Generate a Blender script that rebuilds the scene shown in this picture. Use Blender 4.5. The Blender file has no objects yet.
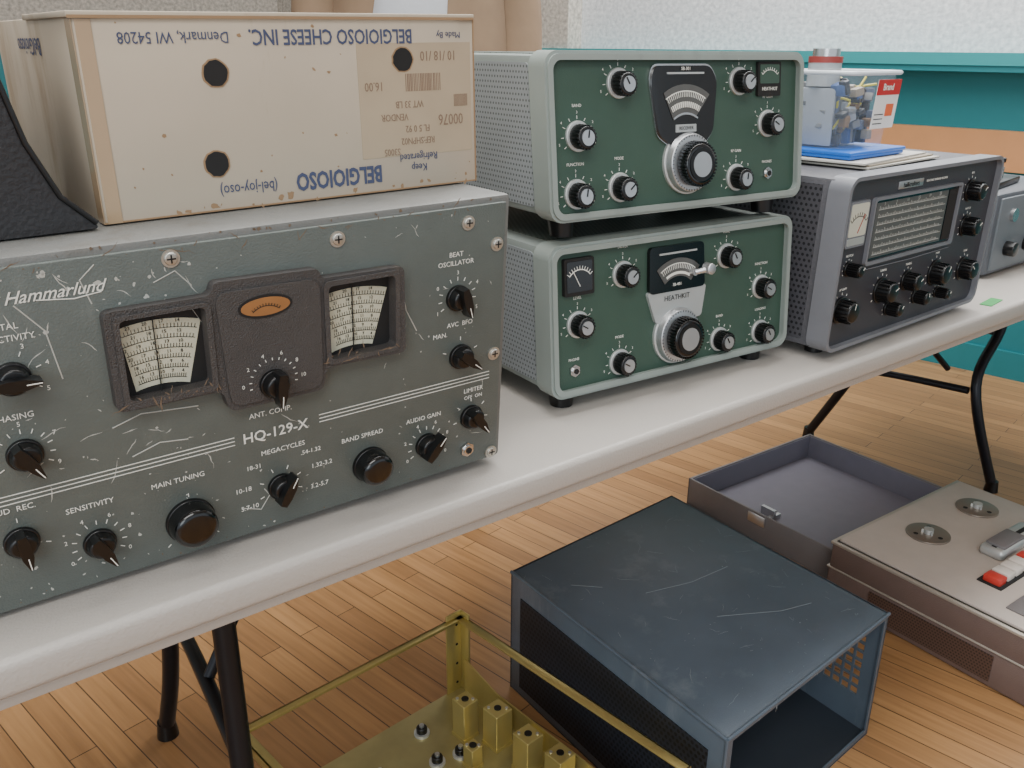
import bpy, bmesh, math, random
from mathutils import Matrix, Vector
random.seed(7)
scn=bpy.context.scene
pi=math.pi
def lin(c):
    o=[]
    for v in c:
        v=v/255
        o.append(v/12.92 if v<=.04045 else ((v+.055)/1.055)**2.4)
    return o+[1]
# ---------------------------------------------------------------- materials
def mat(name,c,rough=.5,metal=0,var=.08,scale=30,bump=0,bscale=200,scratch=None,sscale=12,samt=.5,alpha=1,trans=0,coat=0,emit=None,spec=.5):
    m=bpy.data.materials.new(name); m.use_nodes=True; nt=m.node_tree; N=nt.nodes; L=nt.links
    p=N['Principled BSDF']; base=lin(c)
    p.inputs['Roughness'].default_value=rough; p.inputs['Metallic'].default_value=metal
    p.inputs['Coat Weight'].default_value=coat; p.inputs['Specular IOR Level'].default_value=spec
    p.inputs['Transmission Weight'].default_value=trans; p.inputs['Alpha'].default_value=alpha
    tc=N.new('ShaderNodeTexCoord')
    n=N.new('ShaderNodeTexNoise'); n.inputs['Scale'].default_value=scale; n.inputs['Detail'].default_value=5
    L.new(tc.outputs['Object'],n.inputs['Vector'])
    mx=N.new('ShaderNodeMix'); mx.data_type='RGBA'
    mx.inputs[6].default_value=[v*(1-var) for v in base[:3]]+[1]; mx.inputs[7].default_value=[min(1,v*(1+var)) for v in base[:3]]+[1]
    L.new(n.outputs['Fac'],mx.inputs[0]); out=mx.outputs[2]
    if scratch:
        mp=N.new('ShaderNodeMapping'); mp.inputs['Scale'].default_value=(1,1,.25); mp.inputs['Rotation'].default_value=(.4,.7,.3)
        n2=N.new('ShaderNodeTexNoise'); n2.inputs['Scale'].default_value=sscale; n2.inputs['Detail'].default_value=9; n2.inputs['Roughness'].default_value=.7
        L.new(tc.outputs['Object'],mp.inputs[0]); L.new(mp.outputs[0],n2.inputs['Vector'])
        cr=N.new('ShaderNodeValToRGB'); cr.color_ramp.elements[0].position=.57; cr.color_ramp.elements[1].position=.70
        cr.color_ramp.elements[1].color=(samt,samt,samt,1)
        L.new(n2.outputs['Fac'],cr.inputs[0])
        m2=N.new('ShaderNodeMix'); m2.data_type='RGBA'; m2.inputs[7].default_value=lin(scratch)
        L.new(cr.outputs[0],m2.inputs[0]); L.new(out,m2.inputs[6]); out=m2.outputs[2]
    L.new(out,p.inputs['Base Color'])
    if bump:
        n3=N.new('ShaderNodeTexNoise'); n3.inputs['Scale'].default_value=bscale; L.new(tc.outputs['Object'],n3.inputs['Vector'])
        b=N.new('ShaderNodeBump'); b.inputs['Strength'].default_value=bump; b.inputs['Distance'].default_value=.002
        L.new(n3.outputs['Fac'],b.inputs['Height']); L.new(b.outputs[0],p.inputs['Normal'])
    if emit:
        p.inputs['Emission Color'].default_value=lin(c); p.inputs['Emission Strength'].default_value=emit
    return m
def dotmat(name,c,hole,pitch,rad,axes,rough=.5,stag=True):
    """sheet metal punched with a lattice of round holes; axes = which object axes span the sheet"""
    m=mat(name,c,rough,var=.05); nt=m.node_tree; N=nt.nodes; L=nt.links; p=N['Principled BSDF']
    src=p.inputs['Base Color'].links[0].from_socket
    tc=N.new('ShaderNodeTexCoord'); sp=N.new('ShaderNodeSeparateXYZ'); L.new(tc.outputs['Object'],sp.inputs[0])
    def M(op,a,b=None):
        n=N.new('ShaderNodeMath'); n.operation=op
        for i,v in enumerate((a,b)):
            if v is None: continue
            if isinstance(v,(int,float)): n.inputs[i].default_value=v
            else: L.new(v,n.inputs[i])
        return n.outputs[0]
    a=M('DIVIDE',sp.outputs[axes[0]],pitch); b=M('DIVIDE',sp.outputs[axes[1]],pitch)
    if stag:
        row=M('FLOOR',b); a=M('ADD',a,M('MULTIPLY',row,.5))
    fa=M('SUBTRACT',M('FRACT',a),.5); fb=M('SUBTRACT',M('FRACT',b),.5)
    d=M('SQRT',M('ADD',M('MULTIPLY',fa,fa),M('MULTIPLY',fb,fb)))
    h=M('LESS_THAN',d,rad)
    m2=N.new('ShaderNodeMix'); m2.data_type='RGBA'; m2.inputs[7].default_value=lin(hole)
    L.new(h,m2.inputs[0]); L.new(src,m2.inputs[6]); L.new(m2.outputs[2],p.inputs['Base Color'])
    return m
# ---------------------------------------------------------------- builder
class B:
    def __init__(s,name,o=(0,0,0),yaw=0,tilt=0,roll=0):
        s.name=name; s.o=Vector(o); Z=Vector((0,0,1))
        a=Vector((math.cos(yaw),math.sin(yaw),0)); n=Vector((-math.sin(yaw),math.cos(yaw),0))
        h=Z*math.cos(tilt)+n*math.sin(tilt)
        a2=a*math.cos(roll)+h*math.sin(roll); h2=h*math.cos(roll)-a*math.sin(roll)
        s.M=Matrix((a2,n,h2)).transposed().to_4x4(); s.parts={}
    def add(s,part,bm,m,X=None):
        P=s.parts.setdefault(part,dict(v=[],f=[],mi=[],mats=[]))
        if m not in P['mats']: P['mats'].append(m)
        k=P['mats'].index(m); T=s.M if X is None else s.M@X
        bm.verts.index_update(); off=len(P['v'])
        for v in bm.verts: P['v'].append(tuple(T@v.co))
        for f in bm.faces: P['f'].append([off+v.index for v in f.verts]); P['mi'].append(k)
        bm.free()
    def box(s,part,m,x0,x1,y0,y1,z0,z1,bev=0,seg=2,X=None):
        bm=bmesh.new(); bmesh.ops.create_cube(bm,size=1)
        for v in bm.verts: v.co=Vector(((x0+x1)/2+v.co.x*(x1-x0),(y0+y1)/2+v.co.y*(y1-y0),(z0+z1)/2+v.co.z*(z1-z0)))
        if bev: bmesh.ops.bevel(bm,geom=bm.edges[:],offset=bev,segments=seg,affect='EDGES',profile=.5)
        s.add(part,bm,m,X)
    def cyl(s,part,m,c,r,d,axis='y',r2=None,seg=32,bev=0,X=None):
        bm=bmesh.new(); bmesh.ops.create_cone(bm,cap_ends=True,segments=seg,radius1=r,radius2=r if r2 is None else r2,depth=d)
        bmesh.ops.translate(bm,verts=bm.verts,vec=(0,0,d/2))
        if bev:
            es=[e for e in bm.edges if all(v.co.z>d*.9 for v in e.verts)]
            bmesh.ops.bevel(bm,geom=es,offset=bev,segments=3,affect='EDGES',profile=.5)
        R={'y':Matrix.Rotation(pi/2,4,'X'),'z':Matrix.Identity(4),'x':Matrix.Rotation(pi/2,4,'Y'),'-x':Matrix.Rotation(-pi/2,4,'Y')}[axis]
        T=Matrix.Translation(c)@R
        s.add(part,bm,m,T if X is None else X@T)
    def plate(s,part,m,outer,holes,y0,y1,X=None,bev=0):
        """plate in the x-z plane, front at y1 (y1<y0), optional real holes"""
        bm=bmesh.new(); es=[]
        if not holes:
            vs=[bm.verts.new((p[0],y0,p[1])) for p in outer]; bm.faces.new(vs)
        else:
            for lp in [outer]+list(holes):
                vs=[bm.verts.new((p[0],y0,p[1])) for p in lp]
                for i in range(len(vs)): es.append(bm.edges.new((vs[i],vs[(i+1)%len(vs)])))
            bmesh.ops.triangle_fill(bm,use_beauty=True,use_dissolve=False,edges=es)
        g=bmesh.ops.extrude_face_region(bm,geom=bm.faces[:])
        bmesh.ops.translate(bm,verts=[v for v in g['geom'] if isinstance(v,bmesh.types.BMVert)],vec=(0,y1-y0,0))
        bmesh.ops.recalc_face_normals(bm,faces=bm.faces[:])
        s.add(part,bm,m,X)
    def tube(s,part,m,pts,r,seg=12,X=None,cap=True,taper=None):
        bm=bmesh.new(); pts=[Vector(p) for p in pts]; rings=[]; up=None
        for i,p in enumerate(pts):
            t=(pts[min(i+1,len(pts)-1)]-pts[max(i-1,0)]).normalized()
            if up is None: up=Vector((0,0,1)) if abs(t.z)<.9 else Vector((1,0,0))
            sd=t.cross(up).normalized(); up=sd.cross(t).normalized()
            rr=r if taper is None else taper[i]
            rings.append([bm.verts.new(p+(sd*math.cos(2*pi*k/seg)+up*math.sin(2*pi*k/seg))*rr) for k in range(seg)])
        for a,b in zip(rings,rings[1:]):
            for k in range(seg): bm.faces.new((a[k],a[(k+1)%seg],b[(k+1)%seg],b[k]))
        if cap: bm.faces.new(rings[0][::-1]); bm.faces.new(rings[-1])
        s.add(part,bm,m,X)
    def text(s,part,m,t,x,y,z,size,rot=0,align='CENTER',shear=0,bold=0,X=None,sx=1,ext=.0001):
        cu=bpy.data.curves.new('tx','FONT'); cu.body=t; cu.size=size; cu.align_x=align; cu.align_y='CENTER'; cu.shear=shear; cu.offset=bold*size; cu.extrude=ext; cu.resolution_u=2
        ob=bpy.data.objects.new('tx',cu); scn.collection.objects.link(ob)
        dg=bpy.context.evaluated_depsgraph_get(); me=bpy.data.meshes.new_from_object(ob.evaluated_get(dg))
        bm=bmesh.new(); bm.from_mesh(me)
        T=Matrix.Translation((x,y,z))@Matrix.Rotation(-rot,4,'Y')@Matrix.Rotation(pi/2,4,'X')@Matrix.Diagonal((sx,1,1,1))
        s.add(part,bm,m,T if X is None else X@T)
        bpy.data.objects.remove(ob); bpy.data.curves.remove(cu); bpy.data.meshes.remove(me)
    def ticks(s,part,m,x,z,y,r0,r1,a0,a1,n,w=.0006,X=None):
        for i in range(n):
            a=math.radians(a0+(a1-a0)*i/(max(1,n-1)))
            T=Matrix.Translation((x,y,z))@Matrix.Rotation(-a,4,'Y')
            s.box(part,m,r0,r1,-.0002,.0002,-w/2,w/2,X=T if X is None else X@T)
    def arc(s,part,m,x,z,y,r,a0,a1,w=.0006,n=24,X=None):
        o=[];i_=[]
        for k in range(n+1):
            a=math.radians(a0+(a1-a0)*k/n)
            o.append((x+math.cos(a)*(r+w/2),z+math.sin(a)*(r+w/2))); i_.append((x+math.cos(a)*(r-w/2),z+math.sin(a)*(r-w/2)))
        s.plate(part,m,o+i_[::-1],[],y,y-.0003,X=X)
    def done(s,sharp=32):
        em=bpy.data.objects.new(s.name,None); em.empty_display_size=.05; em.location=s.o; scn.collection.objects.link(em)
        for pn,P in s.parts.items():
            me=bpy.data.meshes.new(s.name+'_'+pn); me.from_pydata(P['v'],[],P['f'])
            for m in P['mats']: me.materials.append(m)
            me.polygons.foreach_set('material_index',P['mi']); me.polygons.foreach_set('use_smooth',[True]*len(P['f']))
            me.update(); me.set_sharp_from_angle(angle=math.radians(sharp))
            ob=bpy.data.objects.new(pn,me); scn.collection.objects.link(ob); ob.parent=em
        return em
def rrect(x0,x1,z0,z1,r,n=6):
    o=[]
    for cx,cz,a in ((x1-r,z1-r,0),(x0+r,z1-r,90),(x0+r,z0+r,180),(x1-r,z0+r,270)):
        for k in range(n+1):
            t=math.radians(a+90*k/n); o.append((cx+r*math.cos(t),cz+r*math.sin(t)))
    return o
def roundpoly(pts,r,n=4):
    o=[]; N=len(pts)
    for i in range(N):
        p=Vector(pts[i]); a=Vector(pts[i-1]); b=Vector(pts[(i+1)%N])
        da=(a-p); db=(b-p); ra=min(r,da.length*.45,db.length*.45); s=p+da.normalized()*ra; e=p+db.normalized()*ra
        for k in range(n+1):
            t=k/n; o.append(tuple(s*(1-t)**2+p*2*t*(1-t)+e*t*t))
    return o
def chips(b,part,m,x0,x1,z0,z1,y,n,lmax=.02,w=.0005,X=None):
    """paint chips and scratches lying on a panel"""
    for i in range(n):
        x=random.uniform(x0,x1); z=random.uniform(z0,z1); a=random.uniform(0,2*pi); L_=random.uniform(.001,lmax)*random.random()
        up=[];dn=[]
        for k in range(6):
            u=k/5; xx=x+math.cos(a)*L_*u; zz=z+math.sin(a)*L_*u; a+=random.uniform(-.12,.12); ww=w*(math.sin(pi*(u*.9+.05)))*random.uniform(.3,1)
            up.append((xx-math.sin(a)*ww,zz+math.cos(a)*ww)); dn.append((xx+math.sin(a)*ww,zz-math.cos(a)*ww))
        b.plate(part,m,up+dn[::-1],[],y,y-.00012,X=X)
def blobs(b,part,m,x0,x1,z0,z1,y,n,r0,r1,X=None):
    """irregular flaked-off patches"""
    for i in range(n):
        x=random.uniform(x0,x1); z=random.uniform(z0,z1); r=random.uniform(r0,r1); e=random.uniform(.3,1); a0=random.uniform(0,pi)
        pts=[]
        for k in range(11):
            t=2*pi*k/11; q=r*random.uniform(.55,1.1); u,v=q*math.cos(t),q*e*math.sin(t)
            pts.append((x+u*math.cos(a0)-v*math.sin(a0),z+u*math.sin(a0)+v*math.cos(a0)))
        b.plate(part,m,pts,[],y,y-.00012,X=X)
# ---------------------------------------------------------------- palette
black=mat('bakelite_black',(13,13,14),.3,var=.1)
gloss=mat('gloss_black',(8,8,9),.16,coat=.3)
white=mat('paint_white',(228,228,220),.6)
ink=mat('ink_black',(22,22,22),.6)
chrome=mat('nickel',(205,205,205),.25,metal=1)
alu=mat('aluminium',(200,202,204),.35,metal=.9)
brushed=mat('brushed_silver',(200,202,200),.4,metal=.6)
screw=mat('screw_nickel',(190,188,180),.35,metal=.8)
hamp=mat('hammer_gray_green',(88,94,90),.42,var=.12,scale=60,bump=.25,bscale=700,scratch=(130,131,125),sscale=9,samt=.4)
hamc=mat('cabinet_gray',(106,106,103),.5,var=.2,scale=25,bump=.2,bscale=600,scratch=(84,77,66),sscale=10,samt=.6)
chipm=mat('chipped_paint',(180,180,173),.6,var=.15)
rustm=mat('worn_rust',(108,92,76),.7,var=.2)
escm=mat('escutcheon_brown_gray',(68,65,64),.55,var=.15,scale=90,bump=.7,bscale=900,scratch=(120,110,94),sscale=30,samt=.35)
paper=mat('dial_paper',(196,194,172),.6,var=.06)
dark=mat('dark_recess',(24,23,23),.7)
amber=mat('amber_meter',(150,104,62),.4,var=.25,scale=60)
hgreen=mat('panel_green',(56,80,68),.45,var=.08,scale=40,bump=.15,bscale=900)
hrim=mat('bezel_pale_green',(138,147,142),.4,var=.06,scratch=(106,111,105),sscale=14,samt=.3)
hcase=mat('case_pale_green',(128,136,132),.5,var=.06,bump=.2,bscale=900)
hside=dotmat('case_side_perforated',(142,148,151),(82,87,89),.0055,.24,(1,2))
htop=dotmat('case_top_perforated',(94,104,98),(50,56,52),.0060,.28,(0,1))
glassm=mat('dial_black',(13,14,15),.15,coat=.3)
t3p=mat('panel_charcoal',(54,55,61),.45,var=.08,bump=.2,bscale=900)
t3rim=mat('rim_gray',(116,118,124),.4)
t3side=dotmat('charcoal_perforated',(74,74,79),(30,30,34),.0070,.28,(1,2))
t3top=mat('top_charcoal',(84,84,89),.55,var=.12,scale=200,bump=.5,bscale=500)
scale_m=mat('scale_face',(84,84,82),.35,var=.15,scale=80)
scale_l=mat('scale_lines',(178,178,172),.5)
meterw=mat('meter_face',(198,198,182),.4)
label=mat('label_silver',(178,182,181),.4,metal=.3)
# ---------------------------------------------------------------- knobs
def pointer_knob(b,x,z,y,ang,s=.92,part='knobs'):
    """black bar pointer knob; ang=direction of pointer, degrees"""
    b.cyl(part,black,(x,y,z),.0125*s,.004*s,bev=.001)
    b.cyl(part,black,(x,y-.003,z),.0112*s,.009*s,r2=.0095*s,bev=.002)
    T=Matrix.Translation((x,y-.006*s,z))@Matrix.Rotation(-math.radians(ang),4,'Y')
    pts=[(-.0125*s,-.0030*s),(-.004*s,-.0042*s),(.006*s,-.0040*s),(.0165*s,-.0010*s),(.0165*s,.0010*s),(.006*s,.0040*s),(-.004*s,.0042*s),(-.0125*s,.0030*s)]
    b.plate(part,black,pts,[],0,-.014*s,X=T)
    b.box(part,white,.006*s,.016*s,-.0144*s,-.0139*s,-.0004*s,.0004*s,X=T)
def heath_knob(b,x,z,y,s=1,ang=60,part='knobs'):
    b.cyl(part,brushed,(x,y,z),.0155*s,.003*s,bev=.001)
    b.cyl(part,black,(x,y-.003*s,z),.0122*s,.015*s,r2=.0112*s,bev=.0015,seg=28)
    for i in range(20):
        a=2*pi*i/20; b.box(part,black,x+.0116*s*math.cos(a)-.0009,x+.0116*s*math.cos(a)+.0009,y-.017*s,y-.004*s,z+.0116*s*math.sin(a)-.0009,z+.0116*s*math.sin(a)+.0009)
    b.cyl(part,alu,(x,y-.018*s,z),.0078*s,.0012*s)
    T=Matrix.Translation((x,y-.0195*s,z))@Matrix.Rotation(-math.radians(ang),4,'Y')
    b.box(part,black,0,.0075*s,-.0003,.0003,-.0007,.0007,X=T)
def phone_jack(b,x,z,y,part='jack'):
    b.cyl(part,chrome,(x,y,z),.0072,.003,seg=6); b.cyl(part,chrome,(x,y-.003,z),.0048,.002); b.cyl(part,dark,(x,y-.005,z),.003,.0006)
def screw_h(b,x,z,y):
    b.cyl('screws',screw,(x,y,z),.0062,.0012); b.cyl('screws',screw,(x,y-.001,z),.0045,.0018,bev=.0008,seg=20)
    b.box('screws',dark,x-.003,x+.003,y-.0032,y-.0026,z-.0005,z+.0005); b.box('screws',dark,x-.0005,x+.0005,y-.0032,y-.0026,z-.003,z+.003)
# ================================================================ LARGE GRAY RECEIVER
HT=.2555
h=B('communications_receiver_gray',(-.1091,-.0726,.0098),.0453,-.0859,.0182)
WL=-.455
h.box('cabinet',hamc,WL,0,.003,.33,0.0005,HT,bev=.004)
h.box('front_panel',hamp,WL+.003,-.007,-.001,.004,.004,HT-.006,bev=.0012)
for x,z in [(-.287,.243),(-.164,.240),(-.046,.238),(-.016,.216),(-.015,.114),(-.014,.012),(-.41,.243)]: screw_h(h,x,z-.002,-.001)
F=-.001
chips(h,'wear',chipm,WL+.01,-.02,.01,.245,F,60,.020,.0004)
chips(h,'wear',chipm,WL+.01,-.25,.08,.245,F,60,.024,.0005)
blobs(h,'wear',chipm,WL+.01,-.03,.01,.245,F,90,.0003,.0011)
blobs(h,'wear',chipm,-.43,-.26,.20,.245,F,30,.0006,.0026)
blobs(h,'wear',chipm,-.43,-.20,.006,.06,F,30,.0004,.0018)
blobs(h,'wear',rustm,WL,-.02,.006,.012,F,14,.0006,.0018)
chips(h,'wear',rustm,WL,0,HT-.0085,HT-.0065,F,40,.02,.0006)
blobs(h,'wear',rustm,WL,-.007,HT-.004,HT-.001,.0029,26,.0006,.002)
for pts in ([(-.280,.210),(-.270,.190),(-.262,.172)],[(-.33,.10),(-.31,.106),(-.29,.103)],[(-.255,.03),(-.24,.024),(-.232,.035),(-.236,.042)],[(-.385,.225),(-.37,.205),(-.365,.17)],[(-.30,.226),(-.285,.232),(-.275,.22)],[(-.11,.20),(-.105,.17),(-.095,.15)],[(-.34,.126),(-.32,.132),(-.28,.128)],[(-.335,.244),(-.345,.235),(-.34,.218)]):
    h.tube('wear',chipm,[(p[0],F,p[1]) for p in pts],.0005,seg=6)
esc=roundpoly([(-.337,.213),(-.266,.213),(-.263,.222),(-.185,.220),(-.182,.212),(-.112,.211),(-.111,.137),(-.182,.139),(-.185,.121),(-.260,.121),(-.264,.139),(-.337,.140)],.006)
winL=roundpoly([(-.328,.206),(-.271,.206),(-.271,.147),(-.328,.147)],.004)
winR=roundpoly([(-.178,.205),(-.121,.205),(-.121,.145),(-.178,.145)],.004)
h.plate('escutcheon',escm,esc,[winL,winR],F,F-.010)
inner=roundpoly([(-.264,.214),(-.185,.213),(-.186,.125),(-.259,.125)],.01)
h.plate('escutcheon',escm,inner,[],F-.010,F-.012)
for w,(x0,x1) in ((winL,(-.330,-.269)),(winR,(-.180,-.119))):
    h.plate('escutcheon',escm,rrect(x0-.002,x1+.002,.141,.209,.005),[w],F-.010,F-.0118)
chips(h,'escutcheon',rustm,-.335,-.113,.142,.150,F-.0118,40,.02,.0007)
for x0,x1,z0,z1,flip in ((-.328,-.271,.147,.206,0),(-.178,-.121,.145,.205,1)):
    h.box('dials',dark,x0,x1,F-.0004,F,z0,z1)
    cx=(x0+x1)/2-.005; cz=z0-.055; rr0,rr1=.060,.108
    o=[];i2=[]
    for k in range(13):
        a=math.radians(70+36*k/12+(0 if not flip else 3)); o.append((cx+rr1*math.cos(a),cz+rr1*math.sin(a))); i2.append((cx+rr0*math.cos(a),cz+rr0*math.sin(a)))
    pl=[(min(max(p[0],x0+.001),x1-.001),min(p[1],z1-.001)) for p in o+i2[::-1]]
    h.plate('dials',paper,pl,[],F-.0004,F-.0009)
    for j in range(6):
        rr=rr0+.004+j*.0075; h.arc('dials',ink,cx,cz,F-.0009,rr,73,103,w=.0004)
        h.ticks('dials',ink,cx,cz,F-.0011,rr,rr+.003,74,102,22,w=.0003)
        for k in range(5):
            a=math.radians(76+6*k+j); h.text('dials',ink,str((k*3+j*2)%20+4),cx+(rr+.0048)*math.cos(a),F-.0012,cz+(rr+.0048)*math.sin(a),.0035)
    h.box('dials',ink,cx-.0003,cx+.0003,F-.003,F-.002,z0,z1)
ov=[(-.228+.0185*math.cos(2*pi*k/28),.199+.0068*math.sin(2*pi*k/28)) for k in range(28)]
ov2=[(-.228+.0205*math.cos(2*pi*k/28),.199+.0088*math.sin(2*pi*k/28)) for k in range(28)]
h.plate('meter',dark,ov2,[],F-.012,F-.0125); h.plate('meter',amber,ov,[],F-.0125,F-.013)
h.arc('meter',ink,-.228,.184,F-.013,.0155,50,130,w=.0005); h.ticks('meter',ink,-.228,.184,F-.0133,.0155,.0175,52,128,11,w=.0004)
h.ticks('lettering',white,-.226,.139,F-.0125,.017,.019,-10,190,13)
for k in range(6):
    a=math.radians(180-36*k); h.text('lettering',white,str(k*2),-.226+.0235*math.cos(a),F-.0126,.139+.0225*math.sin(a),.0045)
pointer_knob(h,-.226,.137,F-.012,-95)
h.text('lettering',white,'ANT. COMP.',-.226,F-.0006,.1085,.0062)
h.text('lettering',white,'HQ-129-X',-.223,F-.0006,.0905,.0122,bold=.01)
for dz in (.0032,0,-.0032):
    h.box('lettering',white,WL+.01,-.256,F-.0004,F,.091+dz-.0003,.091+dz+.0003)
    h.box('lettering',white,-.186,-.019,F-.0004,F,.092+dz-.0003,.092+dz+.0003)
h.text('lettering',white,'Hammarlund',-.361,F-.0005,.2295,.0118,shear=.45,bold=.004,sx=.95)
h.tube('lettering',white,[(-.372,F-.0002,.2262),(-.35,F-.0002,.2235),(-.333,F-.0002,.2255)],.0004,seg=6)
def lab(t,x,z,s=.0060): h.text('lettering',white,t,x,F-.0005,z,s)
lab('MAIN TUNING',-.301,.071); lab('MEGACYCLES',-.218,.0740); lab('BAND SPREAD',-.148,.065); lab('AUDIO GAIN',-.088,.066)
lab('BEAT',-.057,.2105); lab('OSCILLATOR',-.057,.203); lab('AVC  BFO',-.052,.148); lab('MAN.',-.072,.140); lab('LIMITER',-.036,.081); lab('OFF  ON',-.036,.074,.005)
lab('SENSITIVITY',-.363,.070); lab('AUD  REC.',-.410,.083); lab('CRYSTAL',-.397,.212); lab('SELECTIVITY',-.393,.204); lab('PHASING',-.398,.150)
lab('18-31',-.243,.064,.0054); lab('.54-1.32',-.195,.065,.0054); lab('10-18',-.253,.046,.0058); lab('1.32-3.2',-.186,.050,.0058); lab('5.7-10',-.249,.029,.0058); lab('3.2-5.7',-.189,.031,.0058)
def kn(x,z,ang,a0,a1,n,nums=None):
    h.ticks('lettering',white,x,z,F-.0003,.0155,.0188,a0,a1,n)
    if nums:
        for i,t in enumerate(nums):
            a=math.radians(a0+(a1-a0)*i/(len(nums)-1)); h.text('lettering',white,t,x+.0228*math.cos(a),F-.0005,z+.0225*math.sin(a),.0048)
    pointer_knob(h,x,z,F,ang)
kn(-.394,.177,-2,-30,210,6,list('54321O')); kn(-.396,.122,-60,-30,210,11,list('97531')); kn(-.409,.057,-85,-20,200,3)
kn(-.361,.038,-65,-30,210,11,list('086420')); kn(-.222,.040,60,-20,200,6); kn(-.085,.038,50,-30,210,11,list('086420'))
kn(-.055,.172,-75,-30,210,11,list('54301')); kn(-.051,.117,-40,20,160,3); kn(-.038,.054,-55,-10,190,5)
h.ticks('lettering',white,-.295,.032,F-.0003,.0225,.0255,-40,220,3)
for x,z,r in ((-.296,.034,.0178),(-.142,.036,.0155)):
    h.cyl('knobs',black,(x,F,z),r*1.05,.004,bev=.001,seg=48); h.cyl('knobs',gloss,(x,F-.004,z),r,.016,r2=r*.92,bev=.005,seg=48)
phone_jack(h,-.042,.021,F)
hr=h.done()
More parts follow.
